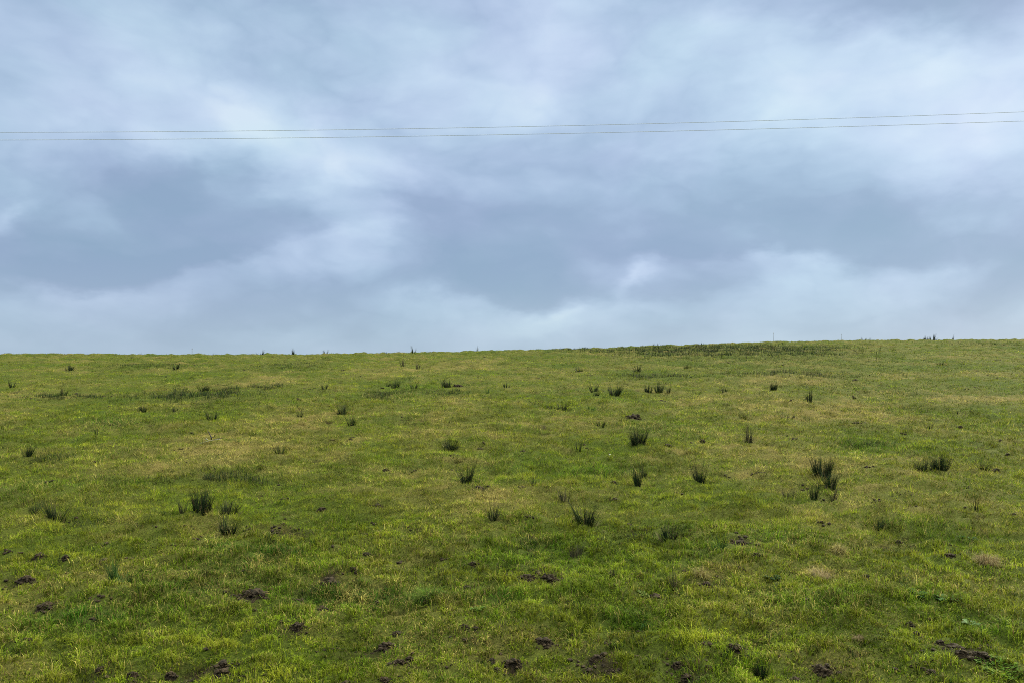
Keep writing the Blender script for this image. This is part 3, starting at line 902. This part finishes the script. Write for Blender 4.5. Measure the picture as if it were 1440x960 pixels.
SEDGE += blobs([(q[0], q[1], q[2]*1.05, q[3]*1.7, .95 if q[1] < 497 else .62) for q in STRIPS])
for a in MOUNDS: mound(*a)
for a in RUSHES: rush(*a)
for a in STRIPS: strip(*a)
loose_soil()
for a in TUSSOCKS: tussock(*a)
for i, a in enumerate(WEEDS): weed(*a, 40+i)
odd_things()
build_grass()

# ------------------------------------------------------------------ sky
SUN_EL, SUN_AZ = math.radians(35), math.radians(52)       # azimuth clockwise from +Y (the view)
w = bpy.data.worlds.new('World'); sc.world = w; w.use_nodes = True
nt = w.node_tree; nt.nodes.clear(); N = nt.nodes.new; L = nt.links.new

def val(v):
    n = N('ShaderNodeValue'); n.outputs[0].default_value = v; return n.outputs[0]
def mth(op, a, b=None, c=None, clamp=False):
    n = N('ShaderNodeMath'); n.operation = op; n.use_clamp = clamp
    for i, q in enumerate((a, b, c)):
        if q is None: continue
        if isinstance(q, (int, float)): n.inputs[i].default_value = q
        else: L(q, n.inputs[i])
    return n.outputs[0]
def ramp(x, a, b, lo=0., hi=1., smooth=True):
    n = N('ShaderNodeMapRange'); n.interpolation_type = 'SMOOTHSTEP' if smooth else 'LINEAR'
    L(x, n.inputs['Value'])
    n.inputs['From Min'].default_value = a; n.inputs['From Max'].default_value = b
    n.inputs['To Min'].default_value = lo; n.inputs['To Max'].default_value = hi
    return n.outputs['Result']
def comb(x, y, z=0.):
    n = N('ShaderNodeCombineXYZ')
    for i, q in enumerate((x, y, z)):
        if isinstance(q, (int, float)): n.inputs[i].default_value = q
        else: L(q, n.inputs[i])
    return n.outputs[0]
def nz(vec, scale, detail=4, rough=.5):
    n = N('ShaderNodeTexNoise'); n.inputs['Scale'].default_value = scale
    n.inputs['Detail'].default_value = detail; n.inputs['Roughness'].default_value = rough
    L(vec, n.inputs['Vector']); return n

tc = N('ShaderNodeTexCoord'); sep = N('ShaderNodeSeparateXYZ'); L(tc.outputs['Generated'], sep.inputs[0])
dx, dy, dz = sep.outputs
AZ = mth('ARCTAN2', dx, dy)
EL = mth('ARCSINE', dz)

def sky_pt(px, py):
    x, y, z = ray(px, py)
    return math.atan2(x, y), math.atan2(z, math.hypot(x, y))
PXR = 1/1130.0

# cloud coordinates: azimuth and stretched elevation, stirred by two sizes of noise
P0 = comb(AZ, EL, 0)
st = comb(mth('MULTIPLY', AZ, 1.0), mth('MULTIPLY', EL, 1.9), .3)
w1 = nz(st, 3.2, 3); w2 = nz(st, 9.0, 4, .55)
def off(node, amt):
    v = N('ShaderNodeVectorMath'); v.operation = 'SUBTRACT'; L(node.outputs['Color'], v.inputs[0]); v.inputs[1].default_value = (.5, .5, .5)
    s = N('ShaderNodeVectorMath'); s.operation = 'MULTIPLY'; L(v.outputs[0], s.inputs[0]); s.inputs[1].default_value = (amt, amt*.55, 0)
    return s.outputs[0]
def vadd(a, b):
    n = N('ShaderNodeVectorMath'); n.operation = 'ADD'; L(a, n.inputs[0]); L(b, n.inputs[1]); return n.outputs[0]
w3 = nz(st, 24.0, 4, .6)
P = vadd(vadd(vadd(P0, off(w1, .16)), off(w2, .085)), off(w3, .032))

def local(px, py, rx, ry, rot):
    a, e = sky_pt(px, py)
    m = N('ShaderNodeMapping'); m.vector_type = 'TEXTURE'; L(P, m.inputs['Vector'])
    m.inputs['Location'].default_value = (a, e, 0); m.inputs['Rotation'].default_value = (0, 0, math.radians(rot))
    m.inputs['Scale'].default_value = (rx*PXR, ry*PXR, 1)
    return m.outputs[0]

total = None
def accumulate(s, amp):
    global total
    total = mth('MULTIPLY', s, amp) if total is None else mth('MULTIPLY_ADD', s, amp, total)

def puff(px, py, rx, ry, rot, amp):
    v = local(px, py, rx, ry, rot)
    d = N('ShaderNodeVectorMath'); d.operation = 'DOT_PRODUCT'; L(v, d.inputs[0]); L(v, d.inputs[1])
    accumulate(mth('POWER', 2.3, mth('MULTIPLY', d.outputs['Value'], -1.0)), amp)

def shelf(px, py, rx, ry, rot, amp, edge=.16):
    """dark cloud base: a soft edge below, fading slowly upward"""
    v = local(px, py, rx, ry, rot)
    s = N('ShaderNodeSeparateXYZ'); L(v, s.inputs[0])
    gx_ = mth('POWER', 2.3, mth('MULTIPLY', mth('MULTIPLY', s.outputs[0], s.outputs[0]), -1.0))
    lo = ramp(s.outputs[1], -edge, edge)
    up = mth('POWER', 2.3, mth('MULTIPLY', mth('POWER', mth('MAXIMUM', s.outputs[1], 0), 1.5), -1.0))
    accumulate(mth('MULTIPLY', mth('MULTIPLY', gx_, lo), up), amp)

# amplitudes: + bright, - dark
for b in [
  (325,160,140,62,0,.38),(330,150,60,30,0,.08),(1320,120,190,90,0,.42),(1090,110,130,60,10,.18),(650,110,150,60,0,.20),(880,60,160,70,0,.12),
  (60,150,120,60,0,.10),(430,230,90,40,0,.18),(1250,230,120,40,0,.14),(1400,240,80,45,0,.14),(560,210,120,40,5,.12),(5,302,22,22,0,.32),
  (1290,8,115,40,0,-.50),(400,90,150,40,0,-.05),(120,60,140,60,0,.06),(270,250,100,45,0,-.20),(1110,250,150,50,8,-.14),(640,225,150,30,6,.06),
  (900,385,40,12,38,.28),(780,425,60,16,15,.22),(770,445,90,22,5,.18),(1110,385,110,24,-8,.20),(1000,430,160,26,0,.04),(300,395,140,22,14,.08),(500,285,70,60,0,.16),(1390,330,130,50,0,-.22),(170,400,120,14,8,.06),
  (120,430,160,22,5,.08),(540,360,100,26,18,.05),(330,430,120,28,-5,-.16),(1400,410,80,36,0,-.10),(1250,340,200,36,0,-.08),(600,420,70,22,0,.02),
  (440,330,60,22,10,.06),(1050,200,90,26,0,.04),(90,250,120,30,0,-.04),(480,300,60,30,30,-.05),(620,462,900,22,0,-.08),(1180,440,120,20,0,.02),
]: puff(*b)
for b in [
  (230,378,300,78,14,-.42),(60,396,160,60,2,-.18),(720,412,190,92,1,-.38),(1090,362,260,66,-4,-.28),(930,410,90,60,8,-.16),
]: shelf(*b)
def lump(px, py, rx, ry, rot, amp):
    v = local(px, py, rx, ry, rot)
    d = N('ShaderNodeVectorMath'); d.operation = 'LENGTH'; L(v, d.inputs[0])
    accumulate(ramp(d.outputs['Value'], 1.35, .65), amp)
for b in [
  (240,262,62,52,10,-.12),(655,325,95,50,8,-.10),(330,425,150,38,6,-.12),(1060,325,170,34,4,-.10),(720,375,110,34,0,-.08),(885,60,170,36,0,.06),
  (640,130,130,30,-6,.07),(780,415,80,14,10,.08),(1130,130,80,60,0,.06),(200,365,120,26,8,-.08),(1400,415,80,24,0,-.08),(60,340,70,30,0,-.06),(500,300,55,60,25,.10),(545,240,70,36,0,.08),(915,355,26,50,30,.08),(430,250,60,40,0,.06),
]: lump(*b)

# rest of the dome, out of the picture: broken cloud of the same kind
fine = nz(vadd(st, off(w1, .25)), 7.0, 6, .55)
fine2 = nz(comb(mth('MULTIPLY', AZ, 1.0), mth('MULTIPLY', EL, 2.2), 5.1), 2.0, 3)
accumulate(mth('SUBTRACT', fine.outputs['Fac'], .5), .70)
# billows: rounded lumps with creases between them
bl1 = nz(vadd(st, off(w2, .10)), 11.0, 2, .45)
accumulate(mth('SUBTRACT', mth('ABSOLUTE', mth('MULTIPLY_ADD', bl1.outputs['Fac'], 2.0, -1.0)), .16), .26)
bl2 = nz(vadd(st, off(w1, .12)), 5.0, 2, .45)
accumulate(mth('SUBTRACT', mth('ABSOLUTE', mth('MULTIPLY_ADD', bl2.outputs['Fac'], 2.0, -1.0)), .18), .28)
wide = ramp(mth('ABSOLUTE', AZ), .62, .9)
accumulate(mth('MULTIPLY', mth('SUBTRACT', fine2.outputs['Fac'], .5), wide), 1.2)
v = mth('ADD', total, .47)
cr = N('ShaderNodeValToRGB'); L(v, cr.inputs[0])
def lin(c):
    return tuple(((q/255)/12.92 if q/255 <= .04045 else ((q/255+.055)/1.055)**2.4) for q in c)
el_ = cr.color_ramp.elements
stops = [(0.0,(140,165,194)),(.2,(148,171,200)),(.38,(161,184,212)),(.55,(177,199,225)),(.75,(194,215,237)),(1.0,(212,230,244))]
el_[0].position = 0; el_[0].color = (*lin(stops[0][1]), 1)
el_[1].position = 1; el_[1].color = (*lin(stops[-1][1]), 1)
for p_, c_ in stops[1:-1]:
    e_ = el_.new(p_); e_.color = (*lin(c_), 1)
hue = nz(vadd(st, off(w1, .2)), 4.2, 3)
tint = N('ShaderNodeMix'); tint.data_type = 'RGBA'; tint.blend_type = 'MULTIPLY'; tint.inputs['Factor'].default_value = 1
hr = N('ShaderNodeValToRGB'); L(hue.outputs['Fac'], hr.inputs[0])
hr.color_ramp.elements[0].position = .36; hr.color_ramp.elements[0].color = (.975, 1.01, .985, 1)
hr.color_ramp.elements[1].position = .64; hr.color_ramp.elements[1].color = (1.025, .988, 1.012, 1)
L(cr.outputs[0], tint.inputs['A']); L(hr.outputs[0], tint.inputs['B'])
# greener grey low over the hill, where the cloud is seen through more air
low = N('ShaderNodeMix'); low.data_type = 'RGBA'
L(tint.outputs['Result'], low.inputs['A']); low.inputs['B'].default_value = (*lin((172, 193, 211)), 1)
L(ramp(EL, math.radians(1.5), math.radians(8), .5, 0.), low.inputs['Factor'])
# overhead, out of view, the overcast is boosted and warmed to light the grass
boost = ramp(EL, math.radians(27), math.radians(70), 1.0, 6.9)
white = N('ShaderNodeMix'); white.data_type = 'RGBA'; white.blend_type = 'MULTIPLY'
L(low.outputs['Result'], white.inputs['A']); white.inputs['B'].default_value = (1.22, 1.0, .60, 1)
L(ramp(EL, math.radians(26), math.radians(48)), white.inputs['Factor'])
bs = N('ShaderNodeVectorMath'); bs.operation = 'SCALE'; L(white.outputs['Result'], bs.inputs[0]); L(boost, bs.inputs['Scale'])
sky = N('ShaderNodeTexSky'); sky.sky_type = 'NISHITA'; sky.sun_disc = False
sky.sun_elevation = SUN_EL; sky.sun_rotation = SUN_AZ
ss = N('ShaderNodeVectorMath'); ss.operation = 'SCALE'; L(sky.outputs[0], ss.inputs[0]); ss.inputs['Scale'].default_value = 1.0
bgc = N('ShaderNodeBackground'); L(bs.outputs[0], bgc.inputs['Color']); bgc.inputs['Strength'].default_value = .337
bgs = N('ShaderNodeBackground'); L(ss.outputs[0], bgs.inputs['Color']); bgs.inputs['Strength'].default_value = .08
mixs = N('ShaderNodeMixShader'); mixs.inputs[0].default_value = .95
L(bgs.outputs[0], mixs.inputs[1]); L(bgc.outputs[0], mixs.inputs[2])
ow = N('ShaderNodeOutputWorld'); L(mixs.outputs[0], ow.inputs['Surface'])
w.cycles.sampling_method = 'MANUAL'; w.cycles.sample_map_resolution = 512

sun = bpy.data.lights.new('sun', 'SUN'); sun.energy = 1.5; sun.angle = math.radians(10); sun.color = (1, .91, .66)
so = bpy.data.objects.new('sun', sun); C.objects.link(so)
sd = Vector((math.sin(SUN_AZ)*math.cos(SUN_EL), math.cos(SUN_AZ)*math.cos(SUN_EL), math.sin(SUN_EL)))
so.rotation_euler = (-sd).to_track_quat('-Z', 'Y').to_euler(); so.location = (0, 0, 40)

# ------------------------------------------------------------------ camera and render settings
cam = bpy.data.cameras.new('camera'); co = bpy.data.objects.new('camera', cam); C.objects.link(co)
cam.sensor_width = 36; cam.lens = 36*F/PW; cam.clip_start = .05; cam.clip_end = 3000
co.location = (0, 0, CAM_Z); co.rotation_euler = (math.pi/2+PITCH, 0, 0)
sc.camera = co
vs = sc.view_settings
vs.view_transform = 'Standard'; vs.look = 'None'; vs.exposure = 1.58; vs.gamma = 1; vs.use_curve_mapping = False
sc.render.engine = 'CYCLES'
cy = sc.cycles
cy.max_bounces = 5; cy.diffuse_bounces = 3; cy.glossy_bounces = 1; cy.transmission_bounces = 3
cy.use_denoising = False
cy.pixel_filter_type = 'BLACKMAN_HARRIS'; cy.filter_width = 1.0
